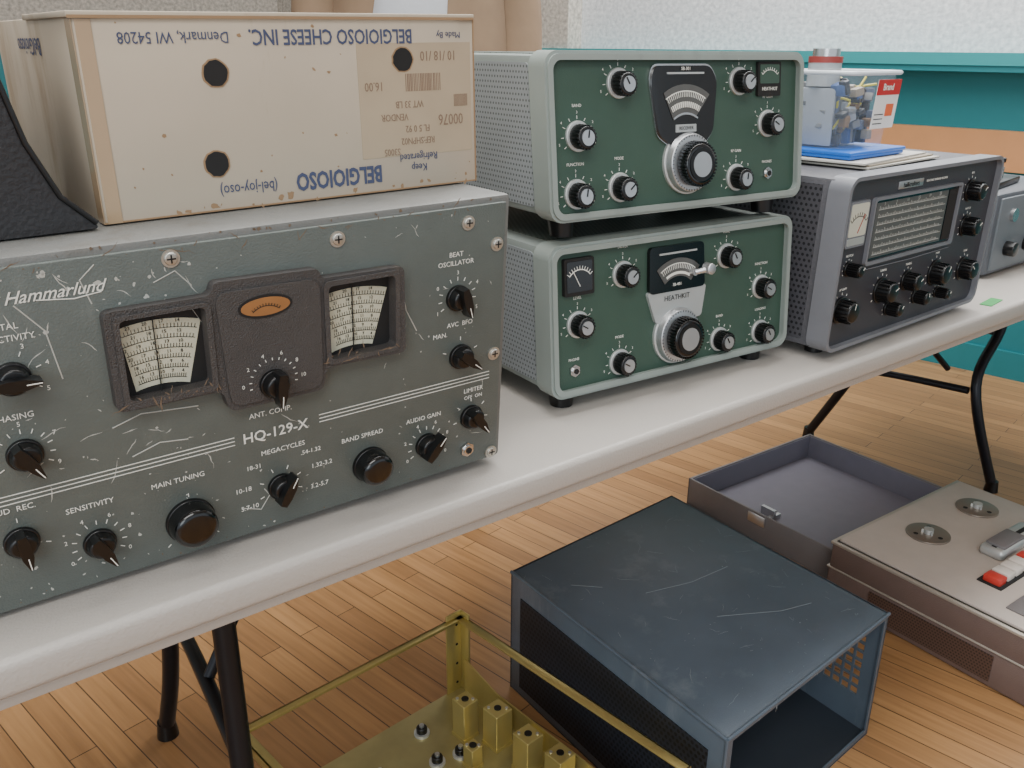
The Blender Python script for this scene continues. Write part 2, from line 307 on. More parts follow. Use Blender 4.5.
# ================================================================ GREEN TRANSCEIVER PAIR
HW,HH=.378,.168
def green_set(o,yaw,tilt,upper):
    b=B('green_shortwave_receiver' if upper else 'green_shortwave_transmitter',o,yaw,tilt)
    D=.335
    b.box('case',hcase,.006,HW-.006,.014,D,.004,HH-.004,bev=.006)
    b.plate('case_sides',hside,rrect(0,1,0,1,.02),[],0,-.001,X=Matrix.Translation((.006,.33,.0))@Matrix.Rotation(-pi/2,4,'Z')@Matrix.Translation((0,0,.012))@Matrix.Diagonal((.30,1,HH-.024,1)))
    b.box('case_top',htop,.03,HW-.03,.03,D-.02,HH-.0045,HH-.0032)
    b.plate('bezel',hrim,rrect(0,HW,0,HH,.016),[rrect(.0075,HW-.0075,.0075,HH-.0075,.011)],.022,-.006)
    b.plate('bezel',hrim,rrect(.003,HW-.003,.003,HH-.003,.014),[rrect(.009,HW-.009,.009,HH-.009,.010)],-.006,-.0085)
    b.plate('front_panel',hgreen,rrect(.006,HW-.006,.006,HH-.006,.012),[],.01,0)
    for fx in (.035,HW-.035):
        for fy in (.025,D-.04): b.cyl('feet',black,(fx,fy,-.019),.013,.024,axis='z',r2=.016)
    f=0.0
    def l(t,x,z,s=.0044): b.text('lettering',white,t,x,f-.0004,z,s)
    def k(x,z,ang=60,s=1,t=None,n=9):
        b.ticks('lettering',white,x,z,f-.0003,.0172*s,.0205*s,-35,215,n)
        for i in range(5):
            a=math.radians(-20+55*i); l(str(i+1),x+.0245*s*math.cos(a),z+.0235*s*math.sin(a),.0038)
        heath_knob(b,x,z,f,s,ang)
        if t: l(t,x,z+.030*s)
    if upper:
        out=roundpoly([(.141,.155),(.226,.155),(.237,.139),(.231,.082),(.214,.066),(.170,.066),(.147,.080),(.136,.139)],.008)
        b.plate('dial_housing',chrome,out,[],f,f-.003)
        ins=[(.186+(x-.186)*.96,.110+(z-.110)*.96) for x,z in out]
        b.plate('dial_housing',glassm,ins,[],f-.003,f-.0052)
        y=f-.0054
        fan=[(.187+.062*math.cos(math.radians(t)),.072+.062*math.sin(math.radians(t))) for t in range(55,127,6)]+[(.187+.030*math.cos(math.radians(t)),.072+.030*math.sin(math.radians(t))) for t in range(126,54,-8)]
        b.plate('dial',scale_m,fan,[],y,y-.0006)
        b.arc('dial',white,.187,.072,y-.0006,.055,58,122,w=.001); b.ticks('dial',white,.187,.072,y-.0009,.049,.055,60,120,21); b.arc('dial',white,.187,.072,y-.0006,.041,60,120,w=.006)
        b.ticks('dial',ink,.187,.072,y-.001,.038,.044,62,118,15,w=.0005)
        b.arc('dial',chrome,.187,.072,y-.0006,.0315,56,124,w=.002)
        b.box('dial',brushed,.160,.214,y-.001,y,.1445,.1465)
        b.text('dial',white,'SB-301',.187,y-.001,.150,.005)
        b.box('dial',label,.172,.202,y-.0012,y,.084,.092); b.text('dial',ink,'RECEIVER',.187,y-.0015,.088,.005)
        mk=(.192,.051)
        for x,z,t in ((.101,.136,'FUNCTION'),(.278,.136,'PRESELECTOR'),(.046,.085,'BAND'),(.326,.088,'AF GAIN'),(.042,.027,'FUNCTION'),(.100,.030,'MODE'),(.275,.029,'RF GAIN')): k(x-.004,z,random.choice((40,80,120,150)),1,None if t=='FUNCTION' and x==.101 else t)
        mx,mz,mw=.321,.139,.036; phone_jack(b,.323,.031,f); l('PHONES',.323,.044)
        b.plate('meter',dark,rrect(mx-.019,mx+.019,mz-.020,mz+.018,.002),[],f,f-.004)
        b.plate('meter',hgreen,rrect(mx-.016,mx+.016,mz-.006,mz+.015,.002),[],f-.004,f-.0045)
        b.arc('meter',white,mx,mz-.008,f-.0045,.017,45,135); b.ticks('meter',white,mx,mz-.008,f-.0047,.017,.020,45,135,9)
        b.text('meter',white,'HEATHKIT',mx,f-.0046,mz-.012,.0055)
    else:
        b.plate('dial_housing',glassm,roundpoly([(.141,.151),(.225,.151),(.228,.098),(.141,.098)],.006),[],f,f-.005)
        b.plate('dial_housing',label,roundpoly([(.138,.100),(.231,.100),(.224,.062),(.152,.062)],.005),[],f,f-.0042)
        b.text('dial_housing',ink,'HEATHKIT',.184,f-.0046,.090,.0085); b.box('dial_housing',glassm,.168,.198,f-.0046,f-.004,.102,.109); b.text('dial_housing',white,'SB-401',.183,f-.0056,.1055,.005)
        y=f-.0052
        fan=[(.184+.053*math.cos(math.radians(t)),.083+.053*math.sin(math.radians(t))) for t in range(50,132,6)]+[(.184+.032*math.cos(math.radians(t)),.083+.032*math.sin(math.radians(t))) for t in range(130,48,-8)]
        b.plate('dial',scale_m,fan,[],y,y-.0006)
        b.arc('dial',white,.184,.083,y-.0006,.047,55,125,w=.001); b.ticks('dial',white,.184,.083,y-.0009,.041,.047,57,123,19); b.arc('dial',white,.184,.083,y-.0006,.036,60,120,w=.003)
        b.box('dial',brushed,.155,.213,y-.001,y,.1415,.1435)
        mk=(.185,.045)
        for x,z,t in ((.109,.126,'DRIVER'),(.271,.128,'FINAL'),(.045,.079,'LEVEL'),(.334,.082,'FUNCTION'),(.104,.026,'MODE'),(.263,.026,'BAND'),(.336,.024,'LOADING')): k(x-.004,z,random.choice((40,80,120,150)),.97,t if z<.12 else None)
        l('DRIVER',.105,.1565); l('FINAL',.267,.1565)
        mx,mz=.041,.132
        b.plate('meter',dark,rrect(mx-.020,mx+.020,mz-.020,mz+.020,.002),[],f,f-.005)
        b.plate('meter',glassm,rrect(mx-.017,mx+.017,mz-.016,mz+.017,.002),[],f-.005,f-.0056)
        b.arc('meter',white,mx,mz-.010,f-.0056,.018,40,140,w=.001); b.ticks('meter',white,mx,mz-.010,f-.0058,.018,.022,40,140,11); b.box('meter',white,-.0004,.0004,-.0003,.0003,0,.019,X=Matrix.Translation((mx,f-.006,mz-.010))@Matrix.Rotation(-.5,4,'Y'))
        phone_jack(b,.035,.028,f); l('PHONE',.035,.040)
        b.cyl('lever',alu,(.205,f-.005,.118),.004,.008); b.tube('lever',alu,[(.205,f-.012,.118),(.220,f-.020,.122)],.003,taper=[.003,.004]); b.cyl('lever',alu,(.220,f-.014,.122),.0065,.011,bev=.002)
    x,z=mk
    b.cyl('main_knob',brushed,(x,f,z),.035,.004,seg=64,bev=.001)
    b.cyl('main_knob',alu,(x,f-.004,z),.033,.008,r2=.031,seg=64,bev=.001)
    b.ticks('main_knob',ink,x,z,f-.0123,.0285,.0307,0,352,46,w=.0005)
    b.cyl('main_knob',gloss,(x,f-.012,z),.0235,.014,r2=.022,seg=48,bev=.002)
    for i in range(40):
        a=2*pi*i/40; b.box('main_knob',gloss,x+.0232*math.cos(a)-.0011,x+.0232*math.cos(a)+.0011,f-.025,f-.013,z+.0232*math.sin(a)-.0011,z+.0232*math.sin(a)+.0011)
    b.cyl('main_knob',black,(x,f-.026,z),.018,.001,seg=48); b.cyl('main_knob',alu,(x,f-.0266,z),.0135,.001,seg=48)
    return b.done()
green_set((0,0,.0196),0,.0818,False)
green_set((.0007,.011,.2107),-.0119,.1143,True)
# ================================================================ CHARCOAL RECEIVER
TW,TH=.425,.2244
t=B('communications_receiver_charcoal',(.4027,-.038,.012),.1101,-.0207)
t.box('cabinet',t3top,.004,TW-.004,.012,.30,.003,TH-.003,bev=.005)
t.box('cabinet_side',t3side,.0032,.0042,.03,.29,.012,TH-.012)
t.plate('rim',t3rim,rrect(0,TW,0,TH,.018),[rrect(.005,TW-.005,.005,TH-.005,.014)],.02,-.010)
t.plate('front_panel',t3p,rrect(.004,TW-.004,.004,TH-.004,.014),[],.01,-.002)
for fx in (.04,TW-.04):
    for fy in (.03,.26): t.cyl('feet',black,(fx,fy,-.0115),.012,.016,axis='z')
f=-.002
t.plate('dial_window',t3rim,rrect(.070,.310,.106,.194,.005),[rrect(.074,.306,.110,.190,.004)],f,f-.005)
t.plate('dial_window',glassm,rrect(.073,.307,.109,.191,.004),[],f,f-.001)
t.box('dial_window',scale_m,.082,.275,f-.0016,f-.001,.114,.186)
for i in range(7):
    z=.118+.0098*i; t.box('dial_window',scale_l,.088,.270,f-.0021,f-.0016,z-.0004,z+.0004)
    for j in range(44): t.box('dial_window',scale_l,.090+.004*j-.0002,.090+.004*j+.0002,f-.0021,f-.0016,z,z+(.0048 if j%5==0 else .003))
for j in range(6): t.text('dial_window',scale_l,str(3+j*4),.100+.03*j,f-.0022,.1835,.006)
t.box('dial_window',dark,.279,.303,f-.0018,f-.001,.114,.186)
t.plate('meter',t3rim,rrect(.012,.058,.136,.194,.004),[],f,f-.005); t.plate('meter',meterw,rrect(.015,.055,.150,.191,.003),[],f-.005,f-.0056)
t.plate('meter',brushed,rrect(.015,.055,.139,.148,.002),[],f-.005,f-.0056)
t.arc('meter',ink,.035,.152,f-.0056,.023,45,135,w=.0008); t.ticks('meter',ink,.035,.152,f-.0058,.023,.028,45,135,9); t.box('meter',mat('needle_red',(150,40,30)),-.0004,.0004,-.0003,.0003,0,.026,X=Matrix.Translation((.035,f-.006,.154))@Matrix.Rotation(.5,4,'Y'))
t.box('nameplate',alu,.130,.195,f-.0015,f,.199,.209,bev=.0005); t.text('nameplate',ink,'hallicrafters',.1625,f-.0018,.2035,.009)
t.text('nameplate',white,'SELECTABLE SIDEBAND RECEIVER',.235,f-.0005,.204,.004)
def flk(x,z,r,dd=.018):
    t.cyl('knobs',black,(x,f,z),r*1.25,.003,bev=.001); t.cyl('knobs',black,(x,f-.003,z),r,dd,r2=r*.88,bev=.0015)
    for i in range(16):
        a=2*pi*i/16; t.box('knobs',black,x+r*.98*math.cos(a)-.001,x+r*.98*math.cos(a)+.001,f-dd,f-.004,z+r*.98*math.sin(a)-.001,z+r*.98*math.sin(a)+.001)
    t.box('knobs',white,-.0005,.0005,-.0003,.0003,r*.3,r*.85,X=Matrix.Translation((x,f-.003-dd,z))@Matrix.Rotation(random.uniform(-1.2,1.2),4,'Y'))
    t.ticks('lettering',white,x,z,f-.0003,r*1.4,r*1.62,-35,215,9)
for x,z,r in ((.036,.107,.008),(.033,.053,.0145),(.130,.064,.0145),(.199,.067,.012),(.236,.038,.009),(.281,.066,.0155),(.372,.059,.0145),(.344,.179,.013),(.351,.127,.013),(.160,.034,.009),(.300,.034,.007)):
    flk(x,z,r)
    t.text('lettering',white,random.choice(('TUNING','AF GAIN','RF GAIN','BFO','TONE','NOTCH','BAND')),x,f-.0004,z+r*1.62+.004,.0045)
t.tube('trim_line',t3rim,[(.07,f-.001,.100),(.20,f-.001,.098),(.31,f-.001,.100)],.0006)
t.done()
# ================================================================ FOLDING TABLE
tabm=mat('table_plastic',(178,172,165),.36,var=.05,scale=4,bump=.25,bscale=400,scratch=(150,142,130),sscale=5,samt=.25)
steel=mat('leg_steel',(28,30,36),.35,metal=.4)
tb=B('folding_table',(0,-.0995,0),.0821)
tb.box('top',tabm,-.95,2.15,0,.76,-.030,0,bev=.007,seg=3)
tb.box('top',tabm,-.935,2.135,.012,.748,-.045,-.025,bev=.004)
def W2T(p):
    v=Vector(p)-tb.o; return tuple(tb.M.inverted()@v)
def smooth(pts,n=8):
    P=[Vector(p) for p in pts]; o=[]
    for i in range(len(P)-1):
        p0=P[max(i-1,0)];p1=P[i];p2=P[i+1];p3=P[min(i+2,len(P)-1)]
        for k in range(n):
            u=k/n; o.append(.5*((2*p1)+(-p0+p2)*u+(2*p0-5*p1+4*p2-p3)*u*u+(-p0+3*p1-3*p2+p3)*u**3))
    o.append(P[-1]); return o
def leg(pts,r=.0135): tb.tube('legs',steel,smooth([W2T(p) for p in pts]),r)
leg([(1.86,.46,-.035),(1.84,.45,-.30),(1.71,.42,-.45),(1.76,.35,-.725)])
leg([(1.70,.60,-.035),(1.66,.66,-.30),(1.64,.74,-.50),(1.638,.862,-.725)])
leg([(1.70,.60,-.30),(1.75,.52,-.30),(1.80,.45,-.32)],.010)
leg([(1.35,.45,-.035),(1.50,.50,-.25),(1.70,.50,-.42)],.008)
leg([(1.695,.43,-.46),(1.67,.60,-.47),(1.645,.73,-.48)],.010)
for p in ((1.76,.35),(1.638,.862),(-.341,.622),(-.345,.10)):
    q=W2T((p[0],p[1],-.7395)); tb.cyl('feet',black,q,.018,.03,axis='z',r2=.015)
leg([(-.335,.16,-.035),(-.337,.14,-.3),(-.345,.10,-.72)])
leg([(-.32,.52,-.035),(-.325,.56,-.5),(-.341,.622,-.72)])
leg([(-.335,.145,-.42),(-.33,.35,-.41),(-.325,.54,-.42)],.010)
leg([(-.05,.33,-.035),(-.20,.32,-.2),(-.33,.30,-.41)],.008)
tb.done()
# ================================================================ CARDBOARD BOX
card=mat('white_cardboard',(184,171,152),.8,var=.12,scale=9,scratch=(146,124,98),sscale=7,samt=.7)
kraft=mat('kraft_edge',(150,122,92),.85,var=.1)
tape=mat('packing_tape',(172,146,114),.25,coat=.4)
bluei=mat('print_slate_blue',(70,78,106),.8); brn=mat('print_brown',(134,112,94),.8)
c=B('cardboard_box',(-.426,-.044,.2600),.069,0,.0182)
CW,CH,CD=.322,.137,.27
c.box('body',card,0,CW,.0,CD,0,CH,bev=.0012)
c.box('top_flap',card,-.003,CW+.0,-.002,CD*.5,CH-.001,CH+.003,bev=.0008)
c.box('top_flap',kraft,-.0025,CW-.001,-.0026,-.0018,CH-.0015,CH+.0005)
c.box('tape_strip',tape,.002,.012,-.0006,0,.0,CH-.002); c.box('tape_strip',tape,-.0006,.0,-.0005,.015,0,CH-.002)
c.box('tape_strip',kraft,CW-.0008,CW+.0004,-.0005,.001,0,CH); c.box('tape_strip',kraft,0,CW,-.0005,.0005,0,.0012)
c.box('label_patch',mat('shipping_label',(176,159,134),.6,var=.14,scale=20),.208,.318,-.0004,0,.028,.118)
blobs(c,'scuffs',kraft,.01,CW,.002,CH-.004,-.0001,34,.0006,.0022)
blobs(c,'scuffs',kraft,.0,CW,.0,.006,-.0001,18,.001,.004)
for x,z in ((.092,.099),(.085,.035),(.25,.105)):
    o=[(x+.0085*math.cos(2*pi*k/22)*(1+.12*random.random()),z+.0085*math.sin(2*pi*k/22)*(1+.12*random.random())) for k in range(22)]
    c.plate('vent_holes',kraft,[(x+(p[0]-x)*1.15,z+(p[1]-z)*1.12) for p in o],[],0,-.0006); c.plate('vent_holes',dark,o,[],-.0006,-.0010)
R=pi
c.text('printing',bluei,'BELGIOIOSO CHEESE INC.',.190,-.0006,.1235,.0155,rot=R,bold=.015,sx=.78)
c.text('printing',bluei,'Denmark, WI 54208',.066,-.0006,.1235,.011,rot=R,sx=.85)
c.text('printing',bluei,'Made By',.296,-.0006,.124,.007,rot=R)
c.text('printing',bluei,'BELGIOIOSO',.186,-.0006,.016,.019,rot=R,bold=.03,sx=.72)
c.text('printing',bluei,'(bel-joy-oso)',.108,-.0006,.015,.012,rot=R,sx=.75)
c.text('printing',bluei,'Keep\nRefrigerated',.262,-.0006,.022,.009,rot=R,sx=.85)
for s_,x,z,sz in (('00076',.296,.056,.013),('VENDOR',.240,.060,.008),('REF:SHPN02',.262,.040,.008),('S3005',.236,.032,.008),('10 /18 /10',.285,.108,.011),('FL 5 0 92',.262,.050,.008),('16.00',.222,.085,.010),('WT 33 LB',.255,.070,.008)):
    c.text('printing',brn,s_,x,-.0007,z,sz,rot=R,sx=.8)
for i in range(22): c.box('printing',brn,.252+i*.0016,.252+i*.0016+.0004+.0007*random.random(),-.0007,0,.080,.094)
for i in range(12): c.box('printing',brn,.300+i*.0012,.300+i*.0012+.0006,-.0007,0,.066,.076)
c.text('printing',bluei,'BelGioioso',0,0,0,.018,rot=R,X=Matrix.Translation((-.0007,.14,.118))@Matrix.Rotation(-pi/2,4,'Z'))
c.done()
# ================================================================ DARK CASE leaning on the box
leath=mat('dark_leather',(38,37,39),.45,var=.15,bump=.4,bscale=300,scratch=(80,78,74),samt=.3)
d=B('leather_equipment_case',(-.524,-.062,.2584),.069,0,.0182)
pr=[(-.14,0),(.092,0),(.090,.005),(.071,.024),(.056,.060),(.045,.106),(.034,.150),(-.14,.152)]
d.plate('body',leath,roundpoly(pr,.006),[],.13,.0)
d.plate('flap',leath,roundpoly([(-.14,.095),(.048,.095),(.045,.108),(.033,.152),(-.14,.155)],.004),[],.132,-.003)
d.box('strap',black,-.10,-.075,-.005,.133,.02,.152,bev=.002)
d.tube('piping',black,[(.091,-.001,.004),(.071,-.001,.024),(.056,-.001,.060),(.046,-.001,.106),(.035,-.001,.150)],.002)
d.done()
# ================================================================ PARTS TUB + PAPERS on charcoal receiver
clear=mat('clear_plastic',(200,214,230),.10,var=.02,alpha=.13,spec=.6)
bluep=mat('blue_plastic',(24,100,195),.35)
Rz=.2355
pz=B('magazine_stack',(.50,-.005,Rz),.16)
for i,(dx,w,cc) in enumerate(((0,.215,(190,186,176)),(.008,.205,(150,140,125)),(-.004,.21,(190,187,180)))):
    pz.box('sheet_%d'%i,mat('paper_%d'%i,cc,.7),dx,dx+w,.002*i,.16,.0025*i,.0025*i+.0022,X=Matrix.Rotation(.03*i,4,'Z'))
pz.done()
tt=B('plastic_parts_tub',(.511,.045,Rz+.0082),.13)
tt.box('lid',bluep,-.012,.134,-.018,.125,0,.006,bev=.002); tt.box('lid',bluep,-.014,.136,-.020,.127,.005,.010,bev=.002)
bx0,bx1,by0,by1=.004,.114,.004,.105
def tubwall():
    bm=bmesh.new(); lo=rrect(bx0,bx1,by0,by1,.010); hi=rrect(bx0-.008,bx1+.008,by0-.006,by1+.006,.013)
    a=[bm.verts.new((p[0],p[1],.011)) for p in lo]; bb=[bm.verts.new((p[0],p[1],.108)) for p in hi]
    for i in range(len(a)): bm.faces.new((a[i],a[(i+1)%len(a)],bb[(i+1)%len(a)],bb[i]))
    bm.faces.new(a[::-1]); return bm
tt.add('tub',tubwall(),clear)
ring=rrect(bx0-.012,bx1+.012,by0-.010,by1+.010,.014)
tt.tube('rim',mat('rim_plastic',(215,222,228),.3,alpha=.85),[(p[0],p[1],.108) for p in ring+[ring[0]]],.003,seg=8)
cols=[(150,156,164),(96,108,132),(46,50,60),(120,122,124),(64,90,140),(150,140,124),(84,88,94),(30,32,38),(120,92,60)]
cm=[mat('part_%d'%i,cc,.5) for i,cc in enumerate(cols)]
for i in range(8):
    tt.box('contents',cm[i],0,.004+.003*(i%3),0,.06,0,.062+.022*random.random(),bev=.001,X=Matrix.Translation((.012+.012*i,.024+.01*random.random(),.013))@Matrix.Rotation(random.uniform(-.2,.2),4,'Y'))
for i in range(90):
    x=random.uniform(.007,.092); y=random.uniform(.006,.075); z=random.uniform(.012,.080)
    tt.box('contents',random.choice(cm),0,random.uniform(.005,.016),0,.012,0,random.uniform(.005,.020),bev=.001,X=Matrix.Translation((x,y,z))@Matrix.Rotation(random.uniform(-.3,.3),4,'Z')@Matrix.Rotation(random.uniform(-.4,.4),4,'Y'))
for i in range(6): tt.tube('contents',mat('wire_%d'%i,random.choice([(180,40,40),(40,40,45),(220,220,220),(200,190,60)]),.4),smooth([(random.uniform(.02,.10),random.uniform(.008,.09),random.uniform(.03,.105)) for _ in range(4)]),.0016,seg=8)
lw=mat('label_white',(235,232,228),.5)
LX=Matrix.Translation((0,-.0022,0))@Matrix.Rotation(.06,4,'X')
tt.box('label',lw,.052,.114,-.0012,-.0006,.036,.100,X=LX)
tt.box('label',mat('label_red',(190,35,38),.5),.052,.114,-.0018,-.0012,.080,.100,X=LX); tt.text('label',white,'Brand',.080,-.0022,.090,.012,bold=.02,X=LX)
tt.box('label',mat('label_orange',(225,105,60),.5),.084,.104,-.0018,-.0012,.052,.068,X=LX)
for i in range(3): tt.box('label',ink,.056,.080,-.0016,-.0012,.042+.006*i,.0432+.006*i,X=LX)
tt.cyl('jar',mat('glass_jar',(200,205,208),.15,alpha=.7),(.03,.06,.09),.022,.030,axis='z'); tt.cyl('jar',mat('red_cap',(150,60,55),.5),(.03,.06,.120),.0225,.008,axis='z'); tt.cyl('jar',chrome,(.03,.06,.128),.018,.010,axis='z')
tt.done()
# ================================================================ SMALL GRAY UNIT at right
g=B('small_gray_radio',(1.02,.09,0),.10)  # small gray radio standing at the right of the table
gm=mat('gray_enamel',(80,84,90),.45); gm2=mat('gray_enamel_face',(96,102,107),.45)
g.box('case',gm,0,.30,.004,.26,.006,.150,bev=.006); g.box('face',gm2,.01,.29,0,.006,.014,.142,bev=.002)
for x in (.06,.14,.22): g.cyl('knobs',black,(x,0,.05),.013,.018,bev=.002)
g.cyl('knobs',chrome,(.06,0,.11),.012,.006); g.box('meter',meterw,.12,.18,-.003,0,.085,.13,bev=.001)
for x in (.03,.27): g.cyl('feet',black,(x,.03,0),.01,.008,axis='z'); g.cyl('feet',black,(x,.22,0),.01,.008,axis='z')
g.done()
k=B('telegraph_key',(1.05,.12,.1505),.25)
k.box('base',black,0,.16,0,.085,0,.012,bev=.003)
k.box('frame',chrome,.03,.055,.01,.065,.012,.040,bev=.003); k.tube('arm',chrome,[(.01,.037,.032),(.14,.037,.034)],.004); k.cyl('finger_knob',black,(.132,.037,.036),.014,.008,axis='z',bev=.002)
k.cyl('contacts',chrome,(.09,.02,.012),.007,.020,axis='z'); k.cyl('contacts',chrome,(.09,.055,.012),.007,.020,axis='z'); k.cyl('contacts',chrome,(.015,.02,.012),.005,.014,axis='z')
k.tube('cord',black,smooth([(.0,.03,.006),(-.02,.05,.004),(-.03,.09,.004),(.0,.11,.004)]),.003)
k.done()
gt=B('green_tape_strip',(.86,-.012,.0),.2); gt.box('strip',mat('green_tape',(50,150,75),.5),0,.055,0,.018,.0002,.0012); gt.done()
# ================================================================ BLUE-GRAY EMPTY CABINET on floor
FZ=-.74
bc=mat('blue_gray_steel',(82,94,106),.42,var=.22,scale=14,bump=.15,bscale=500,scratch=(126,134,140),sscale=8,samt=.45)
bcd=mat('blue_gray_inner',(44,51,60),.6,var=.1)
meshm=dotmat('cabinet_mesh',(38,42,50),(12,13,16),.009,.33,(1,2))
q=B('empty_radio_cabinet',(.240,-.099,FZ),.13)
QW,QD,QH=.443,.500,.25
sk=Matrix(((1,.10,0,0),(0,1,0,0),(0,0,1,0),(0,0,0,1)))
th=.004
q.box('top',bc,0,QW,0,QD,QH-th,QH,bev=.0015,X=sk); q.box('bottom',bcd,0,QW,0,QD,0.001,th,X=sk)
q.box('left_wall',bc,0,th,0,QD,0,QH,bev=.001,X=sk)
q.box('left_wall',meshm,-.0015,0,.03,QD-.03,.02,QH-.04,X=sk)
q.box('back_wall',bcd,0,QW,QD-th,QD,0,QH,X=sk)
holes=[]
for i in range(9):
    for j in range(8):
        x=.030+i*.018; z=.065+j*.018; holes.append([(x,z),(x+.0138,z),(x+.0138,z+.0138),(x,z+.0138)])
TR=sk@Matrix.Translation((QW,0,0))@Matrix.Rotation(pi/2,4,'Z')
q.plate('right_wall',bc,[(0,0),(QD,0),(QD,QH),(0,QH)],holes,0.0,th,X=TR)
q.plate('front_flange',bc,[(0,0),(QW,0),(QW,QH),(0,QH)],[[(.014,.012),(QW-.010,.012),(QW-.010,QH-.010),(.014,QH-.010)]],.003,0,X=sk)
wl=mat('worn_edge',(134,143,147),.5,var=.2)
TX=sk@Matrix.Translation((0,0,QH))@Matrix(((1,0,0,0),(0,0,1,0),(0,-1,0,0),(0,0,0,1)))
chips(q,'wear',wl,.01,QW-.01,.01,QD-.01,0,80,.05,.0004,X=TX)
blobs(q,'wear',wl,.005,QW-.005,.005,QD-.005,0,70,.0004,.0015,X=TX)
for pts in ([(.15,.30),(.24,.27),(.33,.26)],[(.20,.18),(.30,.12),(.36,.10)],[(.06,.40),(.10,.36)]):
    q.tube('wear',wl,[sk@Vector((p[0],p[1],QH)) for p in pts],.0004,seg=6)
chips(q,'wear',wl,0,QW,QH-.006,QH-.001,0,40,.02,.0009,X=sk)
q.tube('edge_bead',bc,[sk@Vector(p) for p in ((0,0,QH-.001),(QW,0,QH-.001))],.003)
q.tube('edge_bead',bc,[sk@Vector(p) for p in ((0,0,QH-.001),(0,QD,QH-.001))],.003)
q.tube('edge_bead',bc,[sk@Vector(p) for p in ((0,0,0.003),(0,0,QH))],.003)
q.done()
# ================================================================ GOLD CHASSIS with frame
cad=mat('cadmium_gold',(196,180,116),.32,metal=.7,var=.18,scale=18,scratch=(150,132,84),samt=.4)
cad2=mat('cadmium_dull',(166,156,110),.36,metal=.6,var=.25,scale=22)
ch=B('radio_chassis',(-.21,-.141,FZ),.16)
CX,CY=.418,.48
sh=Matrix(((1,-.02,0,0),(0,1,0,0),(0,0,1,0),(0,0,0,1)))
ht=.205
ch.box('deck',cad2,.0,CX,.0,CY,.050,.054,X=sh)
ch.box('deck',cad2,0,CX,CY-.003,CY,0.0,.052,X=sh); ch.box('deck',cad2,0,CX,0,.003,0.0,.052,X=sh); ch.box('deck',cad2,0,.003,0,CY,0.0,.052,X=sh); ch.box('deck',cad2,CX-.003,CX,0,CY,0.0,.052,X=sh)
def angle(x0,x1,y0,y1,z0,z1): ch.box('frame',cad,x0,x1,y0,y1,z0,z1,bev=.0006,X=sh)
angle(0,CX,CY-.012,CY,ht-.003,ht); angle(0,CX,CY-.003,CY,ht-.014,ht)
angle(CX-.016,CX,0,CY,ht-.003,ht); angle(CX-.003,CX,0,CY,ht-.018,ht)
angle(0,.014,0,CY,ht-.003,ht); angle(0,.003,0,CY,ht-.016,ht)
angle(CX-.034,CX,CY-.003,CY,.05,ht+.010); angle(CX-.003,CX,CY-.024,CY,.05,ht+.010)
angle(0,.014,CY-.003,CY,.05,ht+.006); angle(0,.003,CY-.014,CY,.05,ht)
angle(CX-.014,CX,0,.003,.05,ht); angle(0,.014,0,.003,.05,ht)
for z in (.07,.11,.15,.19): ch.cyl('frame',dark,sh@Vector((CX-.012,CY-.003,z)),.0025,.0005)
ch.plate('side_apron',cad,[(0,.05),(CY-.02,.05),(CY-.02,.125),(CY-.10,.100),(0,.085)],[],0,.003,X=sh@Matrix.Translation((CX-.006,0,0))@Matrix.Rotation(pi/2,4,'Z'))
def W2C(x,y):
    v=ch.M.inverted()@(Vector((x,y,FZ))-ch.o); return v.x,v.y
for (wx,wy,s_,hh) in ((.06,.29,.030,.072),(.094,.245,.034,.070),(.104,.173,.034,.068),(.127,.12,.034,.060),(.035,.225,.022,.04)):
    x,y=W2C(wx,wy); ch.box('if_cans',cad,x-s_/2,x+s_/2,y-s_/2,y+s_/2,.054,.054+hh,bev=.0008,seg=1); ch.box('if_cans',cad,x-s_/2-.001,x+s_/2+.001,y-s_/2-.001,y+s_/2+.001,.054,.060); ch.cyl('if_cans',black,(x,y,.054+hh),.006,.0015,axis='z'); ch.cyl('if_cans',alu,(x-s_*.3,y+s_*.3,.054+hh),.0025,.002,axis='z'); ch.cyl('if_cans',alu,(x+s_*.3,y-s_*.3,.054+hh),.0025,.002,axis='z')
for wx,wy in ((.02,.2),(-.01,.26),(.04,.15),(-.05,.2),(-.02,.12),(.0,.33),(-.1,.28),(-.12,.15),(.06,.10),(.015,.165),(.03,.255)):
    x,y=W2C(wx,wy); ch.cyl('tube_sockets',brushed,(x,y,.054),.013,.005,axis='z'); ch.cyl('tube_sockets',black,(x,y,.059),.009,.010,axis='z',bev=.002); ch.cyl('tube_sockets',alu,(x,y,.069),.004,.004,axis='z')
x,y=W2C(-.13,.05); ch.box('transformer',black,x-.035,x+.035,y-.03,y+.03,.054,.12,bev=.004); ch.cyl('capacitor_can',alu,(x+.09,y+.02,.054),.016,.07,axis='z',bev=.002)
ch.done()
# ================================================================ TAPE RECORDER
brown=mat('recorder_leatherette',(112,93,86),.6,var=.1,bump=.5,bscale=500)
purp=mat('lid_lining',(120,118,130),.5,var=.08)
gray=mat('lid_shell',(118,113,113),.55,var=.08,bump=.3,bscale=500)
cream=mat('deck_cream',(190,178,168),.45); trim=mat('recorder_trim',(180,172,160),.4,metal=.3)
grille=dotmat('grille_cloth',(92,70,60),(50,38,34),.006,.3,(1,2))
r=B('reel_tape_recorder',(.977,-.17,FZ),.035)
RW,RD,RH=.50,.445,.145
r.box('base',brown,0,RW,0,RD,0.0,RH*.55,bev=.008); r.box('base',brown,.002,RW-.002,.002,RD-.002,RH*.5,RH-.006,bev=.006)
r.box('trim_band',trim,-.0015,RW+.0015,-.0015,RD+.0015,RH*.53,RH*.55,bev=.001)
r.box('trim_band',trim,.0,RW,.0,RD,RH-.012,RH-.006,bev=.001)
